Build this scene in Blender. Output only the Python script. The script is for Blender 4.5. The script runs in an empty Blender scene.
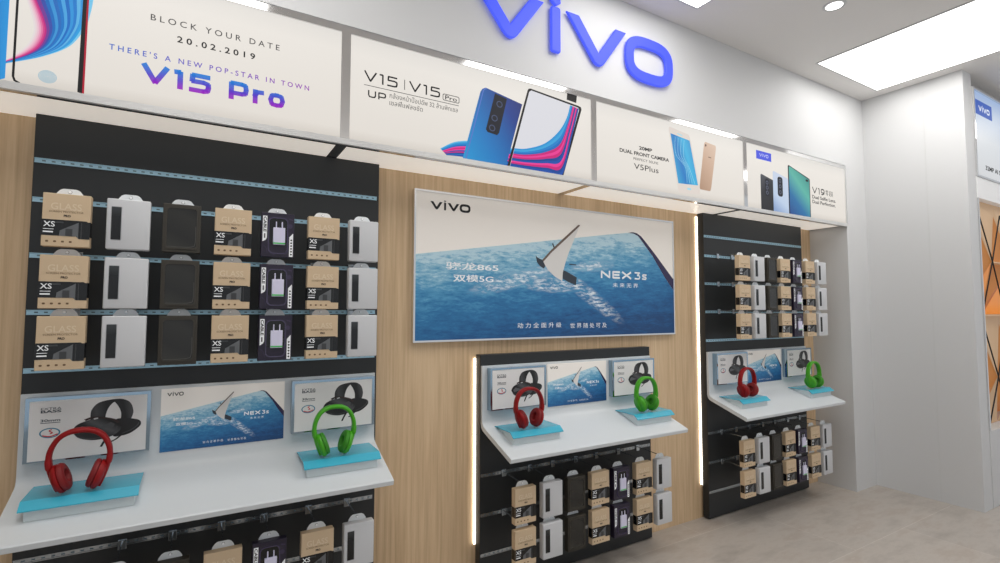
import bpy, bmesh, math, random
from mathutils import Vector, Matrix
random.seed(4)
COL = bpy.context.scene.collection

# ------------------------------------------------------------------ materials
def lin(c):
    return tuple(((v/255)/12.92 if v/255 <= .04045 else ((v/255+.055)/1.055)**2.4) for v in c)
def rgba(c): return (*lin(c), 1)
MATS = {}
def mat(name, c, rough=.5, metal=0, emit=None, es=1.0, spec=.5, coat=0, trans=0, alpha=1):
    if name in MATS: return MATS[name]
    m = bpy.data.materials.new(name); m.use_nodes = True
    b = m.node_tree.nodes['Principled BSDF']
    b.inputs['Base Color'].default_value = rgba(c)
    b.inputs['Roughness'].default_value = rough
    b.inputs['Metallic'].default_value = metal
    b.inputs['Specular IOR Level'].default_value = spec
    b.inputs['Coat Weight'].default_value = coat
    b.inputs['Transmission Weight'].default_value = trans
    b.inputs['Alpha'].default_value = alpha
    if emit:
        b.inputs['Emission Color'].default_value = rgba(emit)
        b.inputs['Emission Strength'].default_value = es
    MATS[name] = m
    return m
def nodes(m): return m.node_tree.nodes, m.node_tree.links, m.node_tree.nodes['Principled BSDF']
def ramp(N, stops, interp='LINEAR'):
    r = N.new('ShaderNodeValToRGB'); e = r.color_ramp.elements; r.color_ramp.interpolation = interp
    while len(e) < len(stops): e.new(.5)
    for i, (p, c) in enumerate(stops):
        e[i].position = p; e[i].color = rgba(c)
    return r
def grad(name, stops, ang=90, lit=False, rough=.4, es=.95, dark=.12):
    """gradient over the print's own 0..1 UV square; lit = backlit film"""
    if name in MATS: return MATS[name]
    m = mat(name, (128,128,128), rough); N, L, b = nodes(m)
    uv = N.new('ShaderNodeTexCoord'); mp = N.new('ShaderNodeMapping'); sx = N.new('ShaderNodeSeparateXYZ')
    L.new(uv.outputs['UV'], mp.inputs['Vector'])
    mp.inputs['Rotation'].default_value = (0, 0, math.radians(-ang))
    a = math.radians(ang)
    L.new(mp.outputs['Vector'], sx.inputs[0])
    lo = min(0, math.cos(a)) + min(0, math.sin(a)); hi = max(0, math.cos(a)) + max(0, math.sin(a))
    mr = N.new('ShaderNodeMapRange'); mr.inputs['From Min'].default_value = lo; mr.inputs['From Max'].default_value = hi
    L.new(sx.outputs['X'], mr.inputs['Value'])
    r = ramp(N, stops); L.new(mr.outputs['Result'], r.inputs['Fac'])
    if lit:
        L.new(r.outputs['Color'], b.inputs['Emission Color']); b.inputs['Emission Strength'].default_value = es
        b.inputs['Base Color'].default_value = (.02,.02,.02,1)
        b.inputs['Specular IOR Level'].default_value = .15
    else: L.new(r.outputs['Color'], b.inputs['Base Color'])
    return m
def lit(name, c, es=.95):
    m = mat(name, (30,30,30), .5, emit=c, es=es, spec=.15)
    return m

def wood_mat():
    m = mat('oak_veneer', (190,160,125), .5); N, L, b = nodes(m)
    tc = N.new('ShaderNodeTexCoord'); mp = N.new('ShaderNodeMapping')
    mp.inputs['Scale'].default_value = (38, 38, 1.1)
    L.new(tc.outputs['Object'], mp.inputs[0])
    n1 = N.new('ShaderNodeTexNoise'); n1.inputs['Scale'].default_value = 1.6; n1.inputs['Detail'].default_value = 6; n1.inputs['Roughness'].default_value = .65
    L.new(mp.outputs[0], n1.inputs['Vector'])
    mp2 = N.new('ShaderNodeMapping'); mp2.inputs['Scale'].default_value = (2.2, 2.2, .25); L.new(tc.outputs['Object'], mp2.inputs[0])
    n2 = N.new('ShaderNodeTexNoise'); n2.inputs['Scale'].default_value = 1.5; n2.inputs['Detail'].default_value = 3
    L.new(mp2.outputs[0], n2.inputs['Vector'])
    mx = N.new('ShaderNodeMath'); mx.operation = 'MULTIPLY_ADD'; mx.inputs[1].default_value = .62
    L.new(n1.outputs['Fac'], mx.inputs[0])
    m2 = N.new('ShaderNodeMath'); m2.operation = 'MULTIPLY'; m2.inputs[1].default_value = .38; L.new(n2.outputs['Fac'], m2.inputs[0]); L.new(m2.outputs[0], mx.inputs[2])
    r = ramp(N, [(.28, (176,146,112)), (.45, (206,176,138)), (.55, (219,190,153)), (.72, (234,209,173))])
    L.new(mx.outputs[0], r.inputs['Fac']); L.new(r.outputs['Color'], b.inputs['Base Color'])
    return m
def floor_mat():
    m = mat('stone_tiles', (170,165,158), .38); N, L, b = nodes(m)
    tc = N.new('ShaderNodeTexCoord'); mp = N.new('ShaderNodeMapping'); mp.inputs['Location'].default_value = (.25, .17, 0)
    mp.inputs['Rotation'].default_value = (0,0,0)
    L.new(tc.outputs['Object'], mp.inputs[0])
    br = N.new('ShaderNodeTexBrick'); br.inputs['Scale'].default_value = 1; br.inputs['Brick Width'].default_value = 1.2; br.inputs['Row Height'].default_value = .6
    br.inputs['Mortar Size'].default_value = .0022; br.inputs['Color1'].default_value = rgba((206,201,196)); br.inputs['Color2'].default_value = rgba((198,194,190)); br.inputs['Mortar'].default_value = rgba((222,219,215))
    br.offset = .5
    L.new(mp.outputs[0], br.inputs['Vector'])
    mp2 = N.new('ShaderNodeMapping'); mp2.inputs['Scale'].default_value = (1, 2.6, 1); L.new(tc.outputs['Object'], mp2.inputs[0])
    n = N.new('ShaderNodeTexNoise'); n.inputs['Scale'].default_value = 2.3; n.inputs['Detail'].default_value = 9; n.inputs['Roughness'].default_value = .68
    L.new(mp2.outputs[0], n.inputs['Vector'])
    r = ramp(N, [(.3, (190,183,176)), (.5, (226,221,215)), (.62, (212,202,193)), (.75, (240,236,231))])
    L.new(n.outputs['Fac'], r.inputs['Fac'])
    mx = N.new('ShaderNodeMix'); mx.data_type = 'RGBA'; mx.blend_type = 'MULTIPLY'; mx.inputs[0].default_value = .85
    L.new(br.outputs['Color'], mx.inputs[6]); L.new(r.outputs['Color'], mx.inputs[7]); L.new(mx.outputs[2], b.inputs['Base Color'])
    rr = N.new('ShaderNodeMapRange'); rr.inputs['To Min'].default_value = .3; rr.inputs['To Max'].default_value = .55
    L.new(n.outputs['Fac'], rr.inputs['Value']); L.new(rr.outputs[0], b.inputs['Roughness'])
    return m
def plaster(name, c, rough=.6):
    m = mat(name, c, rough); N, L, b = nodes(m)
    n = N.new('ShaderNodeTexNoise'); n.inputs['Scale'].default_value = 180; n.inputs['Detail'].default_value = 3
    tc = N.new('ShaderNodeTexCoord'); L.new(tc.outputs['Object'], n.inputs['Vector'])
    bp = N.new('ShaderNodeBump'); bp.inputs['Strength'].default_value = .05; bp.inputs['Distance'].default_value = .001
    L.new(n.outputs['Fac'], bp.inputs['Height']); L.new(bp.outputs[0], b.inputs['Normal'])
    return m
def sea_mat():
    m = mat('printed_sea', (30,90,140), .35); N, L, b = nodes(m)
    tc = N.new('ShaderNodeTexCoord'); sx = N.new('ShaderNodeSeparateXYZ'); L.new(tc.outputs['UV'], sx.inputs[0])
    # depth below the printed skyline: v - (.55 + .37 u)
    def M(op, a, bb=None, c=None):
        k = N.new('ShaderNodeMath'); k.operation = op
        for i, x in enumerate((a, bb, c)):
            if x is None: continue
            if isinstance(x, (int, float)): k.inputs[i].default_value = x
            else: L.new(x, k.inputs[i])
        return k.outputs[0]
    u, v = sx.outputs['X'], sx.outputs['Y']
    dv = M('SUBTRACT', M('MULTIPLY_ADD', u, .33, .56), v)
    mp = N.new('ShaderNodeMapping'); mp.inputs['Scale'].default_value = (5.5, 9.0, 1); mp.inputs['Rotation'].default_value = (0,0,-.12); L.new(tc.outputs['UV'], mp.inputs[0])
    n = N.new('ShaderNodeTexNoise'); n.inputs['Scale'].default_value = 5.5; n.inputs['Detail'].default_value = 10; n.inputs['Roughness'].default_value = .78; n.inputs['Distortion'].default_value = .35
    L.new(mp.outputs[0], n.inputs['Vector'])
    n3 = N.new('ShaderNodeTexNoise'); n3.inputs['Scale'].default_value = 2; n3.inputs['Detail'].default_value = 4; L.new(mp.outputs[0], n3.inputs['Vector'])
    f = M('ADD', M('MULTIPLY', dv, 1.25), M('MULTIPLY', M('SUBTRACT', n.outputs['Fac'], .5), 1.05))
    f = M('ADD', f, M('MULTIPLY', M('SUBTRACT', n3.outputs['Fac'], .5), .5))
    r = ramp(N, [(0, (178,206,218)), (.12, (128,176,200)), (.28, (72,142,182)), (.5, (38,110,160)), (.78, (22,82,134)), (1, (14,62,110))])
    L.new(f, r.inputs['Fac'])
    # foam along the wake
    def blob(cx, cy, rx, ry, sl):
        dx = M('DIVIDE', M('SUBTRACT', u, cx), rx); dy = M('DIVIDE', M('SUBTRACT', M('SUBTRACT', v, cy), M('MULTIPLY', M('SUBTRACT', u, cx), sl)), ry)
        return M('SUBTRACT', 1, M('ADD', M('MULTIPLY', dx, dx), M('MULTIPLY', dy, dy)))
    k = M('MAXIMUM', blob(.32, .43, .17, .07, .62), blob(.61, .31, .15, .085, -1.45))
    k = M('MAXIMUM', k, blob(.62, .56, .10, .05, .2)); k = M('MAXIMUM', k, blob(.46, .40, .13, .07, 0))
    k = M('MAXIMUM', k, 0)
    fo = M('MULTIPLY', k, M('MULTIPLY', M('SUBTRACT', n.outputs['Fac'], .47), 9))
    fo = M('MINIMUM', M('MAXIMUM', fo, 0), .9)
    mx = N.new('ShaderNodeMix'); mx.data_type = 'RGBA'; L.new(fo, mx.inputs[0]); L.new(r.outputs['Color'], mx.inputs[6]); mx.inputs[7].default_value = rgba((225,232,235))
    L.new(mx.outputs[2], b.inputs['Base Color']); L.new(mx.outputs[2], b.inputs['Emission Color']); b.inputs['Emission Strength'].default_value = .14  # faint emission added to brighten the printed sea
    return m

M_wood = wood_mat(); M_floor = floor_mat()
M_wall = plaster('white_paint', (211,212,213)); M_ceil = plaster('ceiling_paint', (236,234,232), .8)
M_chrome = mat('polished_chrome', (232,232,232), .08, 1)
M_frame = mat('brushed_aluminium', (176,177,178), .28, 1)
M_rail = mat('rail_aluminium', (168,204,220), .3, .55)  # blue tint paints a reflection into the upper rails' colour
M_raillow = mat('rail_grey', (176,182,186), .22, .9)
M_raildot = mat('rail_slot', (92,112,122), .5)
M_board = mat('charcoal_laminate', (35,38,40), .45)
M_steel = mat('hook_steel', (188,196,202), .22, .9)
M_shelf = mat('white_lacquer', (214,219,222), .45, coat=.05)
M_cyan = mat('cyan_acrylic', (62,178,206), .22, coat=.4)
M_base = mat('frosted_white_acrylic', (214,224,226), .3)
M_tan = mat('kraft_card', (208,184,152), .65)
M_tan2 = mat('kraft_emboss', (222,204,176), .5)
M_brown = mat('brown_ink', (105,78,52), .6); M_dbrown = mat('dark_brown_ink', (44,26,20), .6)
M_black = mat('black_gloss', (18,19,20), .2); M_ink = mat('black_ink', (12,12,14), .5)
M_white = mat('white_ink', (232,234,236), .5, emit=(232,234,236), es=.12)  # slight glow added so white print and hook tips look brighter
M_grey1 = mat('grey_glass_print', (98,101,104), .35); M_grey2 = mat('dim_glass_print', (58,60,62), .35)
M_tab = mat('clear_hang_tab', (232,236,238), .25)
M_card = mat('white_card', (205,207,210), .4); M_cardside = mat('white_card_rim', (178,181,185), .4)
M_dark = mat('olive_black_card', (54,50,42), .55); M_plastic = mat('smoked_plastic', (40,39,35), .16, coat=.5)
M_winhighlight = mat('smoked_plastic_rim', (88,86,80), .25)  # lighter tone that paints a highlight on the smoked window
M_violet = mat('dark_violet_card', (34,27,48), .4); M_violet2 = mat('violet_blister', (66,58,86), .2, coat=.5)
M_adapter = mat('adapter_white', (206,204,226), .3, emit=(206,204,226), es=.08); M_green = mat('green_line', (60,190,80), .4)
M_red = mat('red_plastic', (140,3,8), .48, spec=.35); M_redp = mat('red_cushion', (122,4,10), .6)
M_grn = mat('green_plastic', (66,162,16), .42); M_grnp = mat('green_cushion', (48,132,12), .6)
M_poster = mat('poster_paper', (236,231,225), .4, emit=(236,229,220), es=.14)  # mild self-glow added to lift the paper's brightness
M_sea = sea_mat()
M_led = mat('led_strip', (255,255,255), .5, emit=(255,244,230), es=5)
M_panelglow = mat('ceiling_diffuser', (255,255,255), .5, emit=(255,252,248), es=4.5)
M_down = mat('downlight_diffuser', (255,255,255), .5, emit=(255,252,248), es=4)

# ------------------------------------------------------------------ mesh helpers
class MB:
    def __init__(s): s.bm = bmesh.new(); s.uv = s.bm.loops.layers.uv.new('UVMap')
    def box(s, x0, x1, y0, y1, z0, z1, bev=0, seg=2):
        r = bmesh.ops.create_cube(s.bm, size=1)
        for v in r['verts']:
            v.co = Vector(((x0+x1)/2 + v.co.x*(x1-x0), (y0+y1)/2 + v.co.y*(y1-y0), (z0+z1)/2 + v.co.z*(z1-z0)))
        if bev:
            es = list({e for v in r['verts'] for e in v.link_edges})
            bmesh.ops.bevel(s.bm, geom=es, offset=bev, segments=seg, affect='EDGES', profile=.5)
        return s
    def poly(s, pts, y=0, bbox=None, thick=0):
        """flat print in the xz plane facing -y"""
        a = sum(pts[i][0]*pts[(i+1) % len(pts)][1] - pts[(i+1) % len(pts)][0]*pts[i][1] for i in range(len(pts)))
        if a < 0: pts = pts[::-1]
        vs = [s.bm.verts.new((p[0], y, p[1])) for p in pts]
        f = s.bm.faces.new(vs)
        if bbox is None:
            xs = [p[0] for p in pts]; zs = [p[1] for p in pts]; bbox = (min(xs), max(xs), min(zs), max(zs))
        for l in f.loops:
            l[s.uv].uv = ((l.vert.co.x-bbox[0])/max(1e-6, bbox[1]-bbox[0]), (l.vert.co.z-bbox[2])/max(1e-6, bbox[3]-bbox[2]))
        if thick:
            r = bmesh.ops.extrude_face_region(s.bm, geom=[f])
            for v in r['geom']:
                if isinstance(v, bmesh.types.BMVert): v.co.y += thick
        return s
    def ring(s, outer, inner, y=0):
        """flat ring between two loops of equal length"""
        n = len(outer)
        vo = [s.bm.verts.new((p[0], y, p[1])) for p in outer]; vi = [s.bm.verts.new((p[0], y, p[1])) for p in inner]
        for i in range(n):
            j = (i+1) % n; s.bm.faces.new((vo[i], vo[j], vi[j], vi[i]))
        return s
    def ring3(s, outer, inner, y0, y1):
        """solid ring from y0 (front) to y1 (back)"""
        n = len(outer); g = []
        for L_ in (outer, inner):
            for y in (y0, y1): g.append([s.bm.verts.new((p[0], y, p[1])) for p in L_])
        of, ob, nf, nb = g
        for i in range(n):
            j = (i+1) % n
            for a, b in ((of, nf), (ob, nb), (of, ob), (nf, nb)): s.bm.faces.new((a[i], a[j], b[j], b[i]))
        return s
    def prism(s, pts, x0, x1):
        """profile in (y,z) extruded along x"""
        a = [s.bm.verts.new((x0, p[0], p[1])) for p in pts]; b = [s.bm.verts.new((x1, p[0], p[1])) for p in pts]
        n = len(pts); s.bm.faces.new(a); s.bm.faces.new(b[::-1])
        for i in range(n):
            j = (i+1) % n; s.bm.faces.new((a[j], a[i], b[i], b[j]))
        return s
    def tube(s, pts, r, n=8, caps=True):
        pts = [Vector(p) for p in pts]; rings = []
        rr = r if isinstance(r, (list, tuple)) else [r]*len(pts)
        for i, p in enumerate(pts):
            t = (pts[min(i+1, len(pts)-1)] - pts[max(i-1, 0)]).normalized()
            a = Vector((1,0,0)) if abs(t.x) < .9 else Vector((0,0,1))
            u = t.cross(a).normalized(); v = t.cross(u)
            rings.append([s.bm.verts.new(p + (u*math.cos(k*2*math.pi/n) + v*math.sin(k*2*math.pi/n))*rr[i]) for k in range(n)])
        for a, b in zip(rings, rings[1:]):
            for k in range(n): s.bm.faces.new((a[k], a[(k+1) % n], b[(k+1) % n], b[k]))
        if caps: s.bm.faces.new(rings[0]); s.bm.faces.new(rings[-1])
        return s
    def lathe(s, prof, mtx, n=28):
        """profile of (radius, height) about local z, placed by mtx"""
        rings = []
        for r, h in prof:
            if r < 1e-6: rings.append([s.bm.verts.new(mtx @ Vector((0,0,h)))])
            else: rings.append([s.bm.verts.new(mtx @ Vector((r*math.cos(k*2*math.pi/n), r*math.sin(k*2*math.pi/n), h))) for k in range(n)])
        for a, b in zip(rings, rings[1:]):
            for k in range(n):
                q = [a[k % len(a)], a[(k+1) % len(a)], b[(k+1) % len(b)], b[k % len(b)]]
                u = []
                for v in q:
                    if v not in u: u.append(v)
                if len(u) > 2: s.bm.faces.new(u)
        return s
    def mesh(s, me):
        s.bm.from_mesh(me); return s
    def build(s, name, m, parent=None, smooth=False, loc=None):
        flat = all(abs(v.co.y - s.bm.verts[0].co.y) < 1e-7 for v in s.bm.verts) if (s.bm.verts.ensure_lookup_table() or len(s.bm.verts)) else False
        if flat:
            for f in s.bm.faces:
                f.normal_update()
                if f.normal.y > 0: f.normal_flip()
        else: bmesh.ops.recalc_face_normals(s.bm, faces=s.bm.faces[:])
        me = bpy.data.meshes.new(name); s.bm.to_mesh(me); s.bm.free()
        for mm in (m if isinstance(m, (list, tuple)) else [m]): me.materials.append(mm)
        if smooth:
            me.shade_smooth()
            me.set_sharp_from_angle(angle=math.radians(smooth if smooth > 1 else 40))
        o = bpy.data.objects.new(name, me); COL.objects.link(o)
        if parent: o.parent = parent
        if loc: o.location = loc
        return o
def tag(o, label=None, cat=None, group=None, kind=None):
    if label: o['label'] = label
    if cat: o['category'] = cat
    if group: o['group'] = group
    if kind: o['kind'] = kind
    return o
def thing(name, loc, label, cat, group=None):
    o = bpy.data.objects.new(name, None); o.empty_display_size = .05; o.location = loc; COL.objects.link(o)
    return tag(o, label, cat, group)
def copy_tree(o, parent=None):
    c = o.copy(); COL.objects.link(c)
    if parent: c.parent = parent
    for ch in [x for x in KIDS.get(o.name, [])]: KIDS.setdefault(c.name, []).append(copy_tree(ch, c))
    return c
KIDS = {}
def register(root):
    for o in list(COL.objects):
        if o.parent is not None and o not in KIDS.get(o.parent.name, []): KIDS.setdefault(o.parent.name, []).append(o)

def rrect(x0, x1, z0, z1, r, n=6):
    P = []
    for cx, cz, a0 in ((x1-r, z1-r, 0), (x0+r, z1-r, 90), (x0+r, z0+r, 180), (x1-r, z0+r, 270)):
        for k in range(n+1):
            a = math.radians(a0+90*k/n); P.append((cx+r*math.cos(a), cz+r*math.sin(a)))
    return P
def ell(cx, cz, rx, rz, n=32, rot=0):
    c, s_ = math.cos(rot), math.sin(rot)
    return [(cx + rx*math.cos(t)*c - rz*math.sin(t)*s_, cz + rx*math.cos(t)*s_ + rz*math.sin(t)*c) for t in [2*math.pi*k/n for k in range(n)]]
def bez(pts, n=14):
    """smooth open curve through points (Catmull-Rom)"""
    P = [pts[0]] + list(pts) + [pts[-1]]; out = []
    for i in range(1, len(P)-2):
        for k in range(n):
            t = k/n
            out.append(tuple(.5*((2*P[i][d]) + (-P[i-1][d]+P[i+1][d])*t + (2*P[i-1][d]-5*P[i][d]+4*P[i+1][d]-P[i+2][d])*t*t + (-P[i-1][d]+3*P[i][d]-3*P[i+1][d]+P[i+2][d])*t**3) for d in range(len(pts[0]))))
    out.append(tuple(pts[-1])); return out
def stroke(path, w):
    """outline of a pen stroke of width w (number or list) along a sampled path"""
    L_, R_ = [], []
    for i, p in enumerate(path):
        a = path[max(0, i-1)]; b = path[min(len(path)-1, i+1)]
        t = Vector((b[0]-a[0], b[1]-a[1])).normalized(); n = Vector((-t.y, t.x))
        ww = (w[i] if isinstance(w, list) else w)/2
        L_.append((p[0]+n.x*ww, p[1]+n.y*ww)); R_.append((p[0]-n.x*ww, p[1]-n.y*ww))
    return L_ + R_[::-1]
def quadmap(q):
    """bilinear map from the unit square to quad tl,tr,br,bl"""
    tl, tr, br, bl = [Vector(p) for p in q]
    return lambda u, v: tuple((bl*(1-u)+br*u)*(1-v) + (tl*(1-u)+tr*u)*v)

_tc = {}
def text_mesh(s, bold=0):
    k = (s, bold)
    if k in _tc: return _tc[k]
    cu = bpy.data.curves.new('lettering', 'FONT'); cu.body = s; cu.size = 1; cu.offset = bold; cu.resolution_u = 3
    o = bpy.data.objects.new('lettering', cu); COL.objects.link(o)
    dg = bpy.context.evaluated_depsgraph_get(); dg.update()
    me = bpy.data.meshes.new_from_object(o.evaluated_get(dg))
    bpy.data.objects.remove(o); bpy.data.curves.remove(cu)
    _tc[k] = me; return me
def put_text(mb, s, x0, x1, z0, z1, y, bold=0, quad=None, track=0):
    """lettering fitted to the rectangle x0..x1, z0..z1 (z0/z1 = foot and top of the ink)"""
    if track: s = (' '*track).join(s)
    me = text_mesh(s, bold)
    xs = [v.co.x for v in me.vertices]; ys = [v.co.y for v in me.vertices]
    if not xs: return
    a, b, c, d = min(xs), max(xs), min(ys), max(ys)
    vm = []
    for v in me.vertices:
        u, w = (v.co.x-a)/(b-a), (v.co.y-c)/(d-c)
        x, z = quad(u, w) if quad else (x0+(x1-x0)*u, z0+(z1-z0)*w)
        vm.append(mb.bm.verts.new((x, y, z)))
    for p in me.polygons:
        try: f = mb.bm.faces.new([vm[i] for i in p.vertices])
        except ValueError: continue
        for l in f.loops:
            l[mb.uv].uv = ((l.vert.co.x-x0)/max(1e-6, x1-x0), (l.vert.co.z-z0)/max(1e-6, z1-z0))

GL = {'V': (1.25, [[(0, 1), (.5, 0), (1, 1)]]), '1': (.5, [[(0, .98), (.75, 1), (.75, 0)]]), '5': (1.1, [[(.95, 1), (.06, 1), (.03, .58), (.70, .60), (.98, .52), (1, .30), (.95, .06), (.70, 0), (0, 0)]]),
      'P': (1.05, [[(0, 0), (0, 1), (.70, 1), (.95, .95), (1, .66), (.95, .38), (.70, .32), (0, .32)]]), 'r': (.62, [[(0, 0), (0, .72)], [(0, .45), (.3, .68), (1, .70)]]),
      'o': (.95, [[(.5, .72), (.88, .68), (1, .36), (.88, .04), (.5, 0), (.12, .04), (0, .36), (.12, .68), (.5, .72)]]), 'U': (1.05, [[(0, 1), (0, .30), (.12, .05), (.5, 0), (.88, .05), (1, .30), (1, 1)]]),
      'N': (1.25, [[(0, 0), (0, 1), (1, 0), (1, 1)]]), 'E': (1.05, [[(1, 1), (0, 1), (0, 0), (1, 0)], [(0, .5), (.92, .5)]]), 'X': (1.3, [[(0, 1), (1, 0)], [(0, 0), (1, 1)]]),
      '3': (1.0, [[(0, 1), (.98, 1), (.45, .58), (.8, .54), (1, .30), (.9, .05), (.5, 0), (0, .03)]]), '9': (1.0, [[(1, .62), (.88, .36), (.5, .32), (.1, .38), (0, .66), (.1, .95), (.5, 1), (.9, .93), (1, .62), (.9, .2), (.5, 0), (.15, 0)]]),
      's': (.85, [[(.95, .70), (.2, .72), (.02, .56), (.2, .39), (.8, .34), (.98, .17), (.8, 0), (.03, .02)]]), ' ': (.45, []), '|': (.3, [])}
def wide(name, mt, parent, s, x0, x1, z0, z1, y, pen=.17, gap=.28):
    '''wide monoline lettering'''
    tot = sum(GL[c][0] for c in s) + gap*(len(s)-1); k = (x1-x0)/tot; hh = z1-z0; hw = pen*hh/2; x = x0
    m = MB()
    for c in s:
        w = GL[c][0]*k
        for P in GL[c][1]:
            Q = [(x+hw+a*(w-2*hw), z0+hw+b*(hh-2*hw)) for a, b in P]
            for i in range(len(Q)-1):
                a, b = Vector(Q[i]), Vector(Q[i+1]); d = (b-a).normalized()*hw; n = Vector((-d.y, d.x))
                e0 = d if i else d*.9; e1 = d if i < len(Q)-2 else d*.9
                if i: e0 = d*.35
                if i < len(Q)-2: e1 = d*.35
                m.poly([tuple(a-e0+n), tuple(b+e1+n), tuple(b+e1-n), tuple(a-e0-n)], y, (x0, x1, z0, z1))
        x += w+gap*k
    return m.build(name, mt, parent)
def words(name, mt, parent, rows, y):
    for r in rows:
        m = MB(); put_text(m, r[0], r[1], r[2], r[3], r[4], y, bold=r[5] if len(r) > 5 else 0, track=r[6] if len(r) > 6 else 0); m.build(name, mt, parent)
def vivo_shapes(x0, x1, z0, z1, pen=.0265):
    """outlines of the wordmark in a box; returns list of (outer, inner or None)"""
    W, H = x1-x0, z1-z0
    X = lambda a: x0+a*W
    Z = lambda b: z0+b*H
    out = []
    hw = pen*W                                # half stroke, world
    def vee(a, m, c, top):
        # two slanted arms of even width, outer turn rounded, inner turn slightly rounded
        w = hw*2; zt = Z(top); zb = Z(0); xa, xm, xc = X(a), X(m), X(c)
        hz = zt-zb
        def arm(xe, sgn):
            d = Vector((xm-sgn*w*.30-xe, -hz)).normalized(); return d
        ow = w*1.04
        # horizontal thickness of an arm at its top
        outer_l = (xa, zt); outer_r = (xc, zt)
        dl = Vector((xm-w*.22-xa, zb-zt)); dr = Vector((xm+w*.22-xc, zb-zt))
        tl = w/abs(dl.normalized().y); tr = w/abs(dr.normalized().y)
        inner_l = (xa+tl, zt); inner_r = (xc-tr, zt)
        # inner apex: where the inner edges meet
        k1 = dl.x/dl.y; k2 = dr.x/dr.y
        zi = zt+(inner_r[0]-inner_l[0])/(k1-k2); xi = inner_l[0]+k1*(zi-zt)
        # outer edges meet below; cut the point with a round turn
        zo = zt+(xc-xa)/(k1-k2); xo = xa+k1*(zo-zt); zo_ = zo
        ctrl = Vector((xo, zo)); r = (zb-zo)*2.6+w*.55
        p1 = ctrl-dl.normalized()*r; p2 = ctrl-dr.normalized()*r
        arc = [(p1*(1-t)**2+ctrl*2*t*(1-t)+p2*t*t) for t in [q/12 for q in range(13)]]
        sh = zb-min(q.y for q in arc)
        apex = Vector((xi, zi)); ri = w*.25
        q1 = apex-dl.normalized()*ri; q2 = apex-dr.normalized()*ri
        iarc = [(q2*(1-t)**2+apex*2*t*(1-t)+q1*t*t) for t in [q/6 for q in range(7)]]
        return [outer_l]+[(q.x, q.y+sh) for q in arc]+[outer_r, inner_r]+[(q.x, q.y+sh) for q in iarc]+[inner_l]
    out.append((vee(0, .155, .2925, .885), None))
    out.append((rrect(X(.3575)-hw*.95, X(.3575)+hw*.95, Z(0), Z(.885), hw*.3, 3), None))
    out.append(([(X(.3575)-hw*1.05, Z(1.03)), (X(.3575), Z(.965)), (X(.3575)+hw*1.05, Z(1.03)), (X(.3575)+hw*.9, Z(1.10)), (X(.3575)-hw*.9, Z(1.10))], None))
    out.append((vee(.4202, .572, .7127, .885), None))
    def sup(cx, cz, rx, rz, e, n=48):
        P = []
        for k in range(n):
            t = 2*math.pi*k/n; c, s_ = math.cos(t), math.sin(t)
            P.append((cx+rx*abs(c)**(2/e)*math.copysign(1, c), cz+rz*abs(s_)**(2/e)*math.copysign(1, s_)))
        return P
    cx, cz, rx, rz = X(.8623), Z(.455), .1377*W, .496*H
    out.append((sup(cx, cz, rx, rz, 2.9), sup(cx, cz, rx-hw*2.0, rz-hw*2.0, 3.2)))
    return out
def put_vivo(mb, x0, x1, z0, z1, y):
    for o_, i_ in vivo_shapes(x0, x1, z0, z1):
        if i_: mb.ring(o_, i_, y)
        else: mb.poly(o_, y)

# ------------------------------------------------------------------ room
H = 3.159
def struct(name, mb, m, **k): return tag(mb.build(name, m, **k), kind='structure')
struct('floor', MB().box(-3.6, 7.2, -6, .12, -.1, 0), M_floor)
struct('ceiling', MB().box(-3.6, 7.2, -6, .12, H, H+.1), M_ceil)
struct('wall_back', MB().box(-3.6, 4.417, 0, .12, 0, 2.4), M_wood)
struct('wall_upper', MB().box(-3.6, 4.417, -.289, .12, 2.565, H), M_wall)
struct('wall_pier', MB().box(4.417, 4.734, -.289, .12, 0, H), M_wall)
struct('wall_right', MB().box(4.734, 4.892, -.943, .12, 0, H), M_wall)
struct('wall_left', MB().box(-3.7, -3.6, -6, .12, 0, H), M_wall)
struct('wall_corner', MB().box(4.892, 7.2, -.70, -.60, 0, H), M_wall)
# seam between wall boards on the right wall
struct('trim_1', MB().box(4.7325, 4.7345, -.706, -.703, 0, H), mat('seam_shadow', (209,210,210), .6))

# ------------------------------------------------------------------ ceiling lights
def ceiling_panel(x0, x1, y0, y1, label):
    t = thing('ceiling_light', ((x0+x1)/2, (y0+y1)/2, H), label, 'ceiling light')
    a, b = (x1-x0)/2, (y1-y0)/2
    m = MB(); w = .012
    m.box(-a, a, -b, -b+w, -.006, 0).box(-a, a, b-w, b, -.006, 0).box(-a, -a+w, -b+w, b-w, -.006, 0).box(a-w, a, -b+w, b-w, -.006, 0)
    m.build('frame', M_wall, t)
    MB().box(-a+w, a-w, -b+w, b-w, -.004, 0).build('diffuser', M_panelglow, t)
    return t
ceiling_panel(3.72, 4.606, -2.35, -.45, 'long glowing ceiling panel in the corner above the right wall')
ceiling_panel(1.56, 2.446, -2.35, -.455, 'glowing ceiling panel cut by the top of the photo, above the blue letters')
ceiling_panel(-.60, .286, -2.35, -.455, 'glowing ceiling panel above the left end of the lit sign band, out of view')
ceiling_panel(5.88, 6.766, -2.35, -1.3, 'glowing ceiling panel over the neighbouring shop, mirrored in the sign frame')
t = thing('downlight', (3.1, -.880, H), 'small round white downlight between two square ceiling panels', 'ceiling light')
MB().lathe([(.043, 0), (.043, -.004), (.054, -.006), (.058, -.003), (.058, 0)], Matrix()).build('trim_ring', M_wall, t, smooth=True)
MB().lathe([(0, -.003), (.043, -.003)], Matrix()).build('diffuser', M_down, t)

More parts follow.
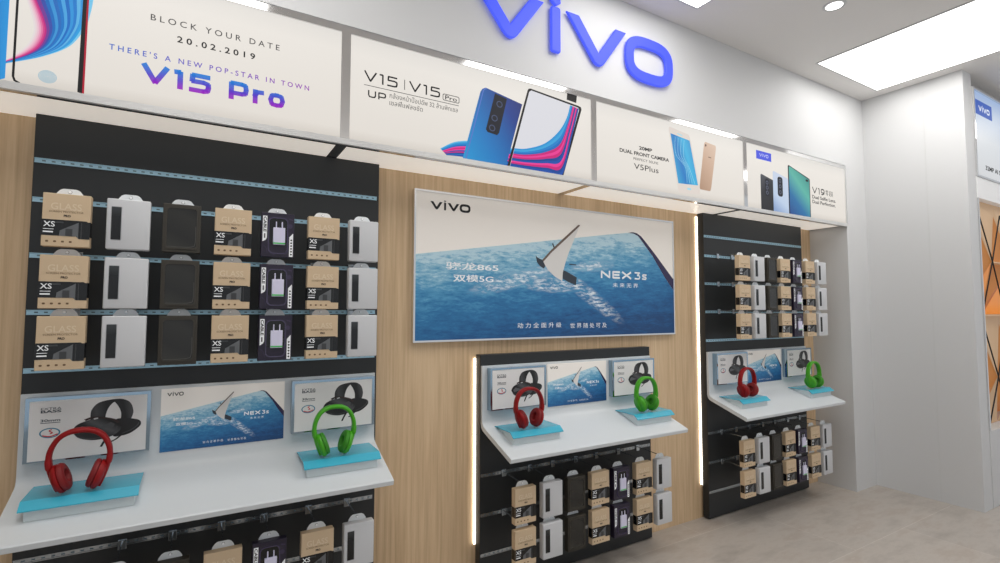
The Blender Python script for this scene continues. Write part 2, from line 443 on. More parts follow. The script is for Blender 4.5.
# ------------------------------------------------------------------ big illuminated letters
def letter(name, outer, inner, label):
    xs = [p[0] for p in outer]; zs = [p[1] for p in outer]; cx, cz = (min(xs)+max(xs))/2, (min(zs)+max(zs))/2
    yb, D = -.289, .019
    cu = bpy.data.curves.new(name, 'CURVE'); cu.dimensions = '2D'; cu.fill_mode = 'BOTH'
    for L_ in (outer, inner):
        if not L_: continue
        sp = cu.splines.new('POLY'); sp.points.add(len(L_)-1); sp.use_cyclic_u = True
        for i, p in enumerate(L_): sp.points[i].co = (p[0]-cx, p[1]-cz, 0, 1)
    cu.extrude = D/2-.007; cu.bevel_depth = .007; cu.bevel_resolution = 3; cu.offset = 0
    o = bpy.data.objects.new(name, cu); COL.objects.link(o)
    dg = bpy.context.evaluated_depsgraph_get(); dg.update(); me = bpy.data.meshes.new_from_object(o.evaluated_get(dg))
    bpy.data.objects.remove(o)
    me.transform(Matrix.Rotation(math.radians(90), 4, 'X')); me.materials.clear(); me.materials.append(M_blue)
    me.shade_smooth(); me.set_sharp_from_angle(angle=math.radians(35))
    o = bpy.data.objects.new(name, me); o.location = (cx, yb-D/2-.006, cz); COL.objects.link(o)
    tag(o, label, 'sign letter'); return o
M_blue = mat('blue_lit_acrylic', (40,46,170), .5, emit=(78,98,242), es=.86, spec=.3)
shp = vivo_shapes(1.049, 2.396, 2.727, 2.984, .0182)
letter('sign_letter', shp[0][0], None, 'large blue glowing letter v, first and leftmost on the white wall')
dot = letter('sign_letter', shp[1][0], None, 'large blue glowing letter i standing between two letters v')
d2 = letter('letter_dot', shp[2][0], None, None); 
d2.parent = dot; d2.location = d2.location - dot.location
for k in ('label', 'category'):
    if k in d2: del d2[k]
letter('sign_letter', shp[3][0], None, 'large blue glowing letter v just before the round o')
letter('sign_letter', shp[4][0], shp[4][1], 'large blue glowing rounded letter o, last on the wall')

# ------------------------------------------------------------------ fascia light boxes
YF = -.291; ZT, ZB = 2.556, 2.068
M_film = mat('backlit_film', (50,50,50), .5, emit=(226,221,214), es=.97, spec=.2)
def film_nodes():
    N, L, b = nodes(M_film); tc = N.new('ShaderNodeTexCoord'); sx = N.new('ShaderNodeSeparateXYZ'); L.new(tc.outputs['UV'], sx.inputs[0])
    r = ramp(N, [(0, (206,199,190)), (.12, (226,220,212)), (.8, (233,228,221)), (.95, (226,222,216)), (1, (214,212,208))])
    L.new(sx.outputs['Y'], r.inputs['Fac']); L.new(r.outputs['Color'], b.inputs['Emission Color'])
film_nodes()
M_soffit = mat('frosted_soffit', (225,220,212), .45, emit=(226,218,208), es=.62)
M_barglow = mat('satin_light_bar', (206,206,205), .3, .35, emit=(206,206,205), es=.10)  # pale tone and faint glow stand in for light reflected by the bar
def light_box(x0, x1, label):
    t = thing('light_box_sign', (0, 0, 0), label, 'lit sign')
    w = .0185; fr = MB()
    def bar(a, b, c, d):
        fr.box(a, b, YF-.006, YF+.03, c, d)
    bar(x0, x1, ZT-.027, ZT); bar(x0, x0+w, ZB+.024, ZT-.027); bar(x1-w, x1, ZB+.024, ZT-.027)
    fr.build('frame', M_chrome, t)
    MB().box(x0, x1, YF-.006, YF+.008, ZB, ZB+.024).build('bottom_bar', M_barglow, t)
    MB().poly([(x0+w*.6, ZB+.01), (x1-w*.6, ZB+.01), (x1-w*.6, ZT-.01), (x0+w*.6, ZT-.01)], YF).build('face_film', M_film, t)
    MB().box(x0+.001, x1-.001, YF+.03, -.001, ZB+.012, ZT+.006).build('housing', M_frame, t)
    MB().box(x0+.022, x1-.022, YF+.032, -.002, ZB+.009, ZB+.0115).build('soffit_panel', M_soffit, t)
    s = MB(); s.box(x0, x0+.022, YF+.03, -.002, ZB+.008, ZB+.0118); s.box(x1-.022, x1, YF+.03, -.002, ZB+.008, ZB+.0118)
    s.box(x0, x1, YF+.008, YF+.030, ZB+.001, ZB+.012)
    s.build('soffit_edging', M_chrome, t)
    return t
fx = [-.84, .480, 1.790, 3.105, 4.415]
LB = [light_box(fx[0], fx[1], 'lit fascia sign reading BLOCK YOUR DATE with a cropped phone, leftmost of four'),
      light_box(fx[1], fx[2], 'lit fascia sign showing a blue phone and a pink-blue swirl phone, V15 lettering'),
      light_box(fx[2], fx[3], 'lit fascia sign with a white and a gold phone, DUAL FRONT CAMERA lettering'),
      light_box(fx[3], fx[4], 'lit fascia sign at the right end with three phones and V19 lettering')]
# ---- far-left extension so the band continues past the frame
LBx = light_box(-3.0, -.84, 'plain lit fascia sign continuing the band past the left edge of view')
Y = YF
def lay(k): return Y - .0006*k
BK = lit('lit_black', (22,22,24)); GYK = lit('lit_grey', (120,118,116))
def flat(name, mt, parent, polys, y):
    m = MB()
    for p in polys: m.poly(p, y)
    return m.build(name, mt, parent)
swirlc = [lit('swirl_%d' % i, c) for i, c in enumerate([(20,70,150), (25,110,190), (40,150,215), (90,185,230), (30,130,205), (20,80,170), (60,165,220), (205,30,120), (235,60,150), (150,60,160)])]
def ribbons(parent, name, c0, c1, cols, y, sub=None):
    """fan of ribbons between two guide curves of equal sample count"""
    n = len(cols)
    for i, ci in enumerate(cols):
        a, b = i/n, (i+1)/n + .02
        A_ = [(p[0]*(1-a)+q[0]*a, p[1]*(1-a)+q[1]*a) for p, q in zip(c0, c1)]
        B_ = [(p[0]*(1-b)+q[0]*b, p[1]*(1-b)+q[1]*b) for p, q in zip(c0, c1)]
        m = MB()
        for k in range(len(A_)-1):
            try: m.poly([A_[k], A_[k+1], B_[k+1], B_[k]], y-.00004*i)
            except ValueError: pass
        m.build(name, ci, parent)
# panel 1
p = LB[0]
m = MB(); put_text(m, 'BLOCK YOUR DATE', -.176, .231, 2.389, 2.411, lay(1), bold=.006, track=1); m.build('lettering', lit('ink_dim', (70,68,68)), p)
m = MB(); put_text(m, '20.02.2019', -.098, .148, 2.332, 2.355, lay(1), bold=.02, track=1); m.build('lettering', BK, p)
M_bp = grad('blue_to_purple', [(0, (160,30,190)), (.45, (90,70,200)), (1, (20,130,215))], 90, True)
M_bp2 = grad('blue_to_purple_across', [(0, (40,100,200)), (1, (150,50,180))], 0, True)
m = MB(); put_text(m, "THERE'S A NEW POP-STAR IN TOWN", -.285, .341, 2.257, 2.277, lay(1), bold=.012, track=1); m.build('lettering', M_bp2, p)
wide('lettering', M_bp, p, 'V15 Pro', -.195, .255, 2.166, 2.236, lay(1), .24, .22)
flat('printed_phone_back', grad('deepblue', [(0, (10,60,150)), (.6, (20,60,160)), (1, (40,150,220))], 0, True), p, [[(-.80, 2.10), (-.545, 2.092), (-.531, 2.10), (-.531, 2.52), (-.80, 2.52)]], lay(1))
flat('printed_phone', BK, p, [stroke([(-.512, 2.525), (-.513, 2.11), (-.509, 2.098), (-.498, 2.092)], .006), [(-.3555, 2.525), (-.346, 2.525), (-.348, 2.092), (-.360, 2.095)]], lay(4))
flat('printed_phone_edge', lit('lit_crimson', (180,20,50)), p, [[(-.346, 2.525), (-.341, 2.525), (-.343, 2.092), (-.348, 2.092)]], lay(4))
c0 = bez([(-.50, 2.525), (-.485, 2.42), (-.469, 2.365), (-.449, 2.31), (-.442, 2.267), (-.455, 2.22), (-.485, 2.185), (-.531, 2.152)])
c1 = bez([(-.325, 2.525), (-.330, 2.46), (-.334, 2.405), (-.339, 2.36), (-.350, 2.31), (-.385, 2.24), (-.45, 2.188), (-.531, 2.146)])
blues = [(120,60,150), (60,80,170), (30,110,190), (60,150,215), (40,110,190), (25,120,200), (75,165,225), (30,110,195), (50,150,220), (35,125,205), (95,180,230), (50,150,220), (40,160,225), (120,200,238)]
ribbons(p, 'printed_swirl', c0, c1, [lit('blue_band_%d' % i, c) for i, c in enumerate(blues)], lay(2))
c2 = bez([(-.525, 2.525), (-.51, 2.42), (-.494, 2.365), (-.478, 2.31), (-.472, 2.267), (-.482, 2.225), (-.503, 2.190), (-.531, 2.158)])
ribbons(p, 'printed_swirl', c2, c0, [lit('pink_band_%d' % i, c) for i, c in enumerate([(232,222,222), (234,210,216), (236,190,206), (234,160,190), (226,120,168), (214,70,140), (190,40,130)])], lay(1.5))
m = MB()
for k in range(7): m.ring(ell(-.434, 2.128, .022-.003*k, .020-.0028*k, 24), ell(-.434, 2.128, .0208-.003*k, .0188-.0028*k, 24), lay(1))
m.build('printed_fingerprint', grad('fingerprint', [(0,(90,170,200)),(1,(215,110,150))], 90, True), p)
# panel 2
p = LB[1]
words('lettering', BK, p, [('Pro', .922, .981, 2.349, 2.368, .01)], lay(1))
wide('lettering', BK, p, 'V15', .556, .700, 2.349, 2.394, lay(1), .15); wide('lettering', BK, p, 'V15', .752, .897, 2.349, 2.394, lay(1), .15); wide('lettering', BK, p, 'UP', .573, .650, 2.283, 2.314, lay(1), .18)
m = MB(); m.ring(rrect(.910, .993, 2.343, 2.374, .008), rrect(.913, .990, 2.346, 2.371, .006), lay(1)); m.build('printed_outline', BK, p)
flat('printed_rule', BK, p, [[(.7295, 2.349), (.7325, 2.349), (.7325, 2.394), (.7295, 2.394)]], lay(1))
flat('printed_rule', BK, p, [[(.556, 2.3315), (.990, 2.3315), (.990, 2.334), (.556, 2.334)]], lay(1))
words('lettering', lit('lit_ink3', (80,78,76)), p, [('กล้องหน้าป๊อปอัพ 32 ล้านพิกเซล', .665, .985, 2.300, 2.325), ('เซลฟี่แฟลชชัด', .665, .815, 2.269, 2.294)], lay(1))
c0 = bez([(.90, 2.12), (.98, 2.165), (1.10, 2.185), (1.25, 2.18), (1.40, 2.21), (1.52, 2.28), (1.60, 2.38), (1.635, 2.475)])
c1 = bez([(.93, 2.095), (1.0, 2.10), (1.10, 2.10), (1.25, 2.095), (1.40, 2.095), (1.50, 2.12), (1.60, 2.28), (1.665, 2.475)])
ribbons(p, 'printed_swirl', c0, c1, [swirlc[i] for i in (3, 2, 4, 1, 8, 7, 8, 5, 7, 0, 1, 5)], lay(1.2))
pb = [(1.010, 2.090), (1.102, 2.425), (1.112, 2.440), (1.130, 2.450), (1.335, 2.412), (1.243, 2.092)]
flat('printed_phone_back', grad('v15back', [(0, (30,150,210)), (.35, (25,120,190)), (.75, (24,60,140)), (1, (28,40,110))], 35, True), p, [pb], lay(3))
flat('printed_phone_edge', lit('lit_edgeblue', (90,120,200)), p, [stroke([(1.026, 2.090), (1.118, 2.436), (1.135, 2.4485)], .005)], lay(3.4))
flat('printed_camera', lit('lit_cam', (28,30,40)), p, [[(1.180, 2.433), (1.247, 2.420), (1.203, 2.245), (1.192, 2.232), (1.140, 2.238), (1.131, 2.250)]], lay(3.6))
m = MB()
for (a, b) in ((1.165, 2.262), (1.178, 2.312), (1.205, 2.385)): m.ring(ell(a, b, .017, .016), ell(a, b, .012, .011), lay(3.9))
m.build('printed_lens', lit('lit_lens', (70,80,110)), p)
flat('printed_phone', BK, p, [[(1.249, 2.092), (1.366, 2.488), (1.372, 2.499), (1.384, 2.503), (1.690, 2.478), (1.705, 2.474), (1.709, 2.462), (1.586, 2.092)]], lay(4))
sc = [(1.262, 2.092), (1.376, 2.484), (1.388, 2.494), (1.685, 2.468), (1.692, 2.458), (1.574, 2.092)]
flat('printed_screen', lit('lit_screen', (222,222,228)), p, [sc], lay(4.5))
# swirl inside the screen
c0 = bez([(1.290, 2.185), (1.36, 2.195), (1.47, 2.24), (1.56, 2.32), (1.61, 2.40), (1.632, 2.470)])
c1 = bez([(1.264, 2.094), (1.36, 2.094), (1.48, 2.094), (1.576, 2.096), (1.64, 2.30), (1.688, 2.462)])
ribbons(p, 'printed_swirl', c0, c1, [swirlc[i] for i in (2, 6, 4, 1, 7, 8, 7, 0, 5, 8, 7, 0, 5)], lay(5))
flat('printed_camera', BK, p, [[(1.610, 2.495), (1.614, 2.535), (1.679, 2.535), (1.673, 2.490)]], lay(4.6))
# panel 3
p = LB[2]
words('lettering', BK, p, [('20MP', 2.130, 2.235, 2.317, 2.338, .03), ('DUAL FRONT CAMERA', 1.980, 2.376, 2.281, 2.302, .03), ('PERFECT SELFIE', 2.085, 2.283, 2.252, 2.266), ('V5Plus', 2.088, 2.285, 2.200, 2.232)], lay(1))
q = [(2.374, 2.500), (2.562, 2.478), (2.655, 2.120), (2.455, 2.104)]
f = quadmap(q)
m = MB(); m.poly([f(u/1., v/1.) for u, v in rrect(0, 1, 0, 1, .07)], lay(1)); m.build('printed_phone', lit('lit_pearl', (226,216,208)), p)
m = MB(); m.poly([f(.05, .15), (f(.95, .15)), f(.95, .90), f(.05, .90)], lay(1.6)); m.build('printed_screen', grad('aqua', [(0, (70,190,225)), (.4, (25,120,195)), (.6, (60,180,225)), (1, (20,110,190))], 25, True), p)
m = MB()
for k in range(4): m.poly(stroke([f(u, v) for u, v in bez([(.25+.14*k, .87), (.15+.12*k, .6), (.5+.06*k, .42), (.45+.12*k, .17)])], .0028), lay(2.2))
m.poly([f(u, v) for u, v in rrect(.42, .58, .06, .09, .01)], lay(2)); m.poly([f(u, v) for u, v in rrect(.38, .62, .93, .945, .005)], lay(2)); m.build('printed_highlight', lit('lit_paleaqua', (160,220,238)), p)
f = quadmap([(2.700, 2.462), (2.816, 2.452), (2.752, 2.150), (2.643, 2.152)])
m = MB(); m.poly([f(u, v) for u, v in rrect(0, 1, 0, 1, .09)], lay(1.3)); m.build('printed_phone_back', grad('goldback', [(0, (176,142,118)), (.5, (205,172,148)), (1, (222,196,176))], 60, True), p)
m = MB(); m.poly([f(u, v) for u, v in ell(.14, .93, .06, .025)], lay(1.8)); m.poly([f(.45, .70), f(.7, .70), f(.7, .715), f(.45, .715)], lay(1.8)); m.build('printed_lens', lit('lit_brown', (90,70,60)), p)
# panel 4
p = LB[3]
m = MB(); m.poly([(3.238, 2.438), (3.412, 2.438), (3.412, 2.497), (3.238, 2.497)], lay(1)); m.build('printed_badge', lit('lit_badge', (74,88,225)), p)
m = MB(); put_vivo(m, 3.272, 3.378, 2.458, 2.482, lay(1.7)); m.build('lettering', lit('lit_pale', (190,196,245)), p)
def ph(x0, x1, zt, zt2, z0, mt, nm, k, r=.012):
    P = [(x0, z0), (x1, z0), (x1, zt2-r), (x1-r*.5, zt2-r*.15), (x0+r, zt), (x0+r*.2, zt-r*.3), (x0, zt-r)]
    m = MB(); m.poly(P, lay(k)); return m.build(nm, mt, p)
ph(3.280, 3.436, 2.338, 2.312, 2.090, grad('blackback', [(0, (16,18,24)), (.6, (34,36,44)), (1, (78,80,88))], 110, True), 'printed_phone_back', 1)
ph(3.424, 3.612, 2.378, 2.348, 2.090, grad('silverback', [(0, (120,150,200)), (.35, (190,208,232)), (1, (206,214,232))], 70, True), 'printed_phone_back', 1.8)
ph(3.610, 3.893, 2.448, 2.384, 2.090, BK, 'printed_phone', 2.6)
ph(3.622, 3.885, 2.440, 2.378, 2.092, grad('tealscreen', [(0, (24,70,140)), (.3, (30,110,165)), (.6, (90,180,165)), (1, (30,120,120))], 60, True), 'printed_screen', 3.2)
m = MB(); m.poly(rrect(3.330, 3.378, 2.190, 2.312, .02), lay(1.6)); m.poly(rrect(3.478, 3.540, 2.205, 2.345, .02), lay(2.4)); m.poly(rrect(3.835, 3.872, 2.356, 2.372, .007), lay(3.8)); m.build('printed_camera', lit('lit_cam', (28,30,40)), p)
m = MB()
for cx, k, zz in ((3.354, 2.1, (2.285, 2.25, 2.215)), (3.509, 2.8, (2.318, 2.278, 2.236))):
    for z in zz: m.ring(ell(cx, z, .014, .013), ell(cx, z, .010, .009), lay(k))
m.build('printed_lens', lit('lit_lens2', (110,118,140)), p)
words('lettering', BK, p, [('零', 4.110, 4.150, 2.282, 2.324), ('距离', 4.160, 4.215, 2.282, 2.324), ('Dual Selfie Lens.', 3.922, 4.255, 2.240, 2.266, .015), ('Dual Perfection.', 3.922, 4.250, 2.204, 2.230, .015)], lay(1))
wide('lettering', BK, p, 'V19', 3.925, 4.095, 2.280, 2.328, lay(1), .17)

# ------------------------------------------------------------------ sea poster design
def sea_art(parent, x0, x1, z0, z1, y, det=1, small=False):
    W, Hh = x1-x0, z1-z0
    T = lambda P: [(x0+a*W, z0+b*Hh) for a, b in P]
    s = .0005 if not small else .0003
    bb = (x0, x1, z0, z1)
    def pl(name, mt, P, k): m = MB(); m.poly(T(P), y-s*k, bb); return m.build(name, mt, parent)
    pl('printed_sea', M_sea, [(0, 0), (1, 0), (1, .385), (.955, .50), (.895, .681), (.845, .80), (.825, .845), (.805, .862), (.777, .864), (.664, .823), (.32, .692), (0, .572)], 1)
    pl('printed_phone_edge', mat('phone_edge_print', (52,44,82), .25), [(.777, .864), (.800, .874), (.820, .868), (.840, .845), (.862, .80), (.91, .695), (1, .485), (1, .385), (.955, .50), (.895, .681), (.845, .80), (.825, .845), (.805, .862)], 2)
    sail = [(.563, .878)] + [(.50, .755)] + [(.45, .655), (.418, .575), (.425, .545), (.437, .508), (.462, .462), (.491, .429), (.494, .50), (.505, .58), (.517, .651), (.541, .769)]
    hull = [(.390, .615), (.398, .600), (.418, .583), (.428, .545), (.420, .520), (.405, .540), (.395, .565)]
    stern = [(.491, .520), (.510, .505), (.550, .462), (.546, .400), (.515, .425), (.494, .446)]
    m = MB(); m.poly(T(hull), y-s*2, bb); m.build('printed_boat', mat('boat_print', (52,60,72), .4), parent)
    m = MB(); m.poly(T(stern), y-s*2, bb); m.build('printed_boat', mat('boat_print', (52,60,72), .4), parent)
    m = MB(); m.poly(T([(.52, .570), (.548, .566), (.548, .558), (.52, .560)]), y-s*2, bb)
    m.build('printed_spar', mat('boat_print', (52,60,72), .4), parent)
    m = MB(); m.poly(T([(.452, .716), (.456, .722), (.464, .684), (.459, .680)]), y-s*2, bb)
    m.build('printed_spar', mat('boat_print', (52,60,72), .4), parent)
    pl('printed_sail', grad('sail_print', [(0, (176,178,182)), (.4, (226,224,222)), (1, (236,233,228))], 40), sail, 3)
    pl('printed_mast', mat('mast_print', (110,92,82), .4), [(.565, .885), (.561, .872), (.50, .748), (.45, .648), (.418, .572), (.414, .585), (.448, .666), (.498, .768), (.558, .886)], 4)
    words('lettering', M_white, parent, [(a, x0+b*W, x0+c*W, z0+d*Hh, z0+e*Hh, g, h) for a, b, c, d, e, g, h in (
        ('骁龙865', .089, .258, .480, .533, .015, 0), ('双模5G', .112, .241, .398, .450, .015, 0), ('未来无界', .704, .822, .395, .432, 0, 1), ('动力全面升级', .324, .487, .070, .110, 0, 1), ('世界随处可及', .522, .675, .062, .102, 0, 1))], y-s*2)
    wide('lettering', M_white, parent, 'NEX', x0+.652*W, x0+.790*W, z0+.466*Hh, z0+.531*Hh, y-s*2, .25); wide('lettering', M_white, parent, '3s', x0+.806*W, x0+.865*W, z0+.466*Hh, z0+.531*Hh, y-s*2, .2)
    m = MB(); put_vivo(m, x0+.042*W, x0+.165*W, z0+.885*Hh, z0+.945*Hh, y-s*2); m.build('logo', M_ink, parent)
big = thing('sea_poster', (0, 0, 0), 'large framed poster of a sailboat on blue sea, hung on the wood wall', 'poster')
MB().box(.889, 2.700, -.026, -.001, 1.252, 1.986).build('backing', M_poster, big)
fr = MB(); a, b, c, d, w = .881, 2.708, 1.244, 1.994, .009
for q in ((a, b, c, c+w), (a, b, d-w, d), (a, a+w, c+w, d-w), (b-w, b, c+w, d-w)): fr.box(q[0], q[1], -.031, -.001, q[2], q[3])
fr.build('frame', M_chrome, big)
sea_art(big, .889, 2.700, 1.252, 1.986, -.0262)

# ------------------------------------------------------------------ display units
CX = [.090, 1.829, 3.571]
UN = ['left', 'middle', 'right']
rails_up = [1.913, 1.777, 1.585, 1.391, 1.195]; rails_lo = [.571, .376, .181]
RX0 = .595
def rail_mesh(z):
    m = MB()
    m.prism([(-.060, z-.0085), (-.064, z-.0085), (-.064, z-.006), (-.062, z-.005), (-.062, z+.005), (-.064, z+.006), (-.064, z+.0085), (-.060, z+.0085)], -RX0, RX0)
    return m
for i, c in enumerate(CX):
    tall = i != 1; zt = 2.0755 if tall else 1.173
    t = thing('slatwall_display', (c, 0, 0), ['dark charcoal slatwall panel under the fascia, leftmost and nearest the viewer', 'low charcoal slatwall panel standing below the sea poster', 'tall charcoal slatwall panel at the right end beside the pier'][i], 'wall display')
    MB().box(-.598, .606, -.060, -.012, .008, zt, bev=.0015, seg=1).build('back_board', M_board, t)
    MB().box(-.580, .580, -.012, -.001, .008, zt-.03).build('mounting_frame', M_board, t)
    if i: MB().box(-.604, -.598, -.0115, -.0015, .22, zt-.02).build('led_strip', M_led, t)
    for z in (rails_up if tall else []) + rails_lo:
        r = rail_mesh(z).build('rail', M_rail if z > 1 else M_raillow, t)
        d = MB()
        x = -RX0+.02
        while x < RX0-.02:
            d.box(x, x+.010, -.0626, -.0619, z-.0022, z+.0022); x += .0255
        d.build('slots', M_raildot, r)
    # L shaped shelf
    s = MB()
    prof = [(-.0605, 1.118), (-.074, 1.118), (-.075, .850), (-.077, .836), (-.083, .824), (-.094, .8165), (-.125, .8045), (-.348, .7255), (-.3515, .721), (-.3485, .705), (-.344, .7025), (-.112, .785), (-.080, .797), (-.066, .81), (-.0605, .83)]
    s.prism(prof, -.595, .595)
    o = s.build('display_shelf', M_shelf, None, smooth=30, loc=(c, 0, 0))
    tag(o, 'white sloping shelf with upright back fixed on the %s charcoal panel' % UN[i], 'shelf')

# ------------------------------------------------------------------ products
BW, BH, BD = .119, .168, .034
def tab(t, w=.072, z=0):
    h = .0225
    P = [(-w/2, -.012), (w/2, -.012), (w/2, .002), (w/2-.004, .009), (w/2-.012, h-.003), (w/2-.020, h), (-w/2+.020, h), (-w/2+.012, h-.003), (-w/2+.004, .009), (-w/2, .002)]
    # plate with a hole: ring of quads from hole to outline
    out = []
    hole = []
    n = 32
    cz = .0125; r = .0052
    import math as _m
    for k in range(n):
        a = 2*_m.pi*k/n; dx, dz = _m.cos(a), _m.sin(a); best = 1e9
        for i in range(len(P)):
            ax, az = P[i]; bx, bz = P[(i+1) % len(P)]; ex, ez = bx-ax, bz-az
            det = dx*(-ez)+dz*ex
            if abs(det) < 1e-12: continue
            rx, rz = ax, az-cz
            tt = (rx*(-ez)+rz*ex)/det; u = (dx*rz-dz*rx)/det
            if tt > 0 and -1e-6 <= u <= 1+1e-6: best = min(best, tt)
        out.append((dx*best, cz+dz*best)); hole.append((dx*r, cz+dz*r))
    m = MB(); m.ring3(out, hole, -.0012, 0)
    o = m.build('hang_tab', M_tab, t); o.location = (0, .0001, z); return o
# local frame: x centre, z=0 at the box top, y=0 at the back of the box, front at -BD; box hangs below
def proto_glass():
    t = thing('screen_protector_box', (0, 0, 0), 'x', 'boxed product')
    w = BW/2
    MB().box(-w, w, -BD, -.0015, -BH, 0, bev=.0016).build('carton', M_tan, t)
    F = -BD
    Wd = MB()
    Wd.box(-w-.0004, w+.0004, F+.002, -.004, -BH*.80, -BH*.51)
    Wd.poly([(-w-.0004, -BH*.80), (w*.42, -BH*.80), (w*.55, -BH*.845), (w+.0004, -BH*.845), (w+.0004, -BH*.515), (w*.9, -BH*.515), (w*.84, -BH*.498), (-w-.0004, -BH*.498)], F-.0005)
    b = Wd.build('window', M_black, t)
    m = MB(); m.poly([(-w*.28, -BH*.80), (-w*.25, -BH*.70), (w*.52, -BH*.53), (w*.52, -BH*.84), (w*.44, -BH*.80)], F-.0009); m.build('glass_print', M_grey1, b)
    m = MB(); m.poly([(-w*.02, -BH*.80), (-w*.02, -BH*.66), (w*.27, -BH*.66), (w*.27, -BH*.80)], F-.0012)
    m.poly([(w*.62, -BH*.83), (w*.62, -BH*.53), (w*.66, -BH*.53), (w*.66, -BH*.83)], F-.0012); m.poly([(-w*.5, -BH*.56), (-w*.5, -BH*.53), (-w*.1, -BH*.53), (-w*.1, -BH*.56)], F-.0012); m.build('glass_print', M_grey2, b)
    m = MB(); put_text(m, 'XS', -w*.93, -w*.46, -BH*.635, -BH*.535, F-.0014, bold=.01); m.poly([(-w*.93, -BH*.745), (-w*.52, -BH*.745), (-w*.52, -BH*.72), (-w*.93, -BH*.72)], F-.0014)
    m.poly([(-w*.93, -BH*.685), (-w*.5, -BH*.685), (-w*.5, -BH*.675), (-w*.93, -BH*.675)], F-.0014); m.build('lettering', M_white, b)
    m = MB(); put_text(m, 'GLASS', -w*.66, w*.62, -BH*.305, -BH*.18, F-.0004, bold=.005); m.build('lettering', M_tan2, t)
    m = MB(); put_text(m, 'SCREEN PROTECTOR', -w*.72, w*.70, -BH*.36, -BH*.325, F-.0004)
    for k in range(4):
        m.poly(rrect(-w*.82+k*w*.32, -w*.70+k*w*.32, -BH*.925, -BH*.89, w*.03, 2), F-.0004)
    m.build('lettering', M_brown, t)
    m = MB(); put_text(m, 'PRO', -w*.12, w*.17, -BH*.44, -BH*.395, F-.0004, bold=.05); m.build('lettering', M_dbrown, t)
    tab(t); return t
def proto_white():
    t = thing('phone_case_box', (0, 0, 0), 'x', 'boxed product')
    w = BW/2
    MB().box(-w, w, -BD-.002, -.0015, -BH, 0, bev=.004, seg=3).build('carton', M_card, t, smooth=True)
    F = -BD-.002
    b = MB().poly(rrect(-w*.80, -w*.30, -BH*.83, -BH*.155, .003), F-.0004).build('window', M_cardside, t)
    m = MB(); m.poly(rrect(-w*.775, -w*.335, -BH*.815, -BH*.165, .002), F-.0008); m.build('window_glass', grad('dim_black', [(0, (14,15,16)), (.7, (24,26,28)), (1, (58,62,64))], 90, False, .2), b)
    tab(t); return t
def proto_dark():
    t = thing('smoked_window_box', (0, 0, 0), 'x', 'boxed product')
    w = BW/2*.95
    MB().box(-w, w, -BD, -.0015, -BH, 0, bev=.0016).build('carton', M_dark, t)
    F = -BD
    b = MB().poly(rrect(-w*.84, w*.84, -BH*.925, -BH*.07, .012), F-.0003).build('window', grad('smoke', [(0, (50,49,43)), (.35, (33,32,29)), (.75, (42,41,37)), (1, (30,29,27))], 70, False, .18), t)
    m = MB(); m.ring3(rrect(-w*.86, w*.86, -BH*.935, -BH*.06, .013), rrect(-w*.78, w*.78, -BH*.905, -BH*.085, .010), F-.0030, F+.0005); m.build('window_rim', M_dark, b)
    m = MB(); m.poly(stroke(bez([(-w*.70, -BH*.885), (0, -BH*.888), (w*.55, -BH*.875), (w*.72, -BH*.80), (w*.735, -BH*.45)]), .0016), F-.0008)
    m.build('window_highlight', M_winhighlight, b)
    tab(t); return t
def proto_charger():
    t = thing('charger_cable_box', (0, 0, 0), 'x', 'boxed product')
    w = BW/2*.97
    MB().box(-w, w, -BD, -.0015, -BH, 0, bev=.0016).build('carton', M_violet, t)
    F = -BD
    b = MB().ring3(rrect(-w*.60, w*.62, -BH*.93, -BH*.10, .018), rrect(-w*.53, w*.55, -BH*.905, -BH*.125, .015), F-.003, F+.0003).build('blister', M_violet2, t)
    MB().poly(rrect(-w*.54, w*.56, -BH*.72, -BH*.12, .015), F-.0004).build('blister_inner', M_black, b)
    a = MB().box(-w*.30, w*.42, F-.010, F-.0006, -BH*.72, -BH*.335, bev=.0016).build('adapter', M_adapter, t)
    m = MB(); m.tube([(-w*.12, F-.005, -BH*.34), (-w*.12, F-.005, -BH*.20)], .0022); m.tube([(w*.24, F-.005, -BH*.34), (w*.24, F-.005, -BH*.20)], .0022); m.build('pins', M_adapter, a)
    MB().box(-w*.30, w*.42, F-.0104, F-.0098, -BH*.705, -BH*.675).build('status_line', M_green, a)
    m = MB(); m.poly([(-w*.92, -BH*.08), (-w*.66, -BH*.08), (-w*.66, -BH*.57), (-w*.72, -BH*.62), (-w*.92, -BH*.66)], F-.0005)
    lb = m.build('side_label', M_white, t)
    m = MB(); m.poly([(w*.70, -BH*.53), (w*.93, -BH*.44), (w*.93, -BH*.98), (w*.70, -BH*.98)], F-.0005); lb2 = m.build('side_label', M_white, t)
    m = MB()
    P = quadmap([(-w*.70, -BH*.10), (-w*.70, -BH*.44), (-w*.88, -BH*.44), (-w*.88, -BH*.10)])
    put_text(m, 'CABLE', 0, 1, 0, 1, F-.0009, bold=.03, quad=P)
    m.build('lettering', M_ink, lb); m = MB()
    for k in range(6): m.poly(ell(w*.82, -BH*(.60+.065*k), w*.06, w*.06, 8), F-.0009)
    m.build('printed_dots', M_ink, lb2); m = MB()
    m.poly([(-w*.83, -BH*.58), (-w*.76, -BH*.58), (-w*.76, -BH*.48), (-w*.83, -BH*.48)], F-.0009)
    m.build('lettering', M_ink, lb)
    m = MB(); m.poly(ell(w*.74, -BH*.28, w*.14, w*.15, 20), F-.0004)
    m.poly(stroke(bez([(-w*.88, -BH*.74), (-w*.70, -BH*.80), (-w*.62, -BH*.92)]), .002), F-.0004); m.poly([(w*.66, -BH*.10), (w*.92, -BH*.12), (w*.92, -BH*.15), (w*.66, -BH*.13)], F-.0004)
    m.build('printed_marks', mat('violet_mark', (58,48,76), .4), t)
    tab(t); return t
YB = -.236          # back of the hanging boxes
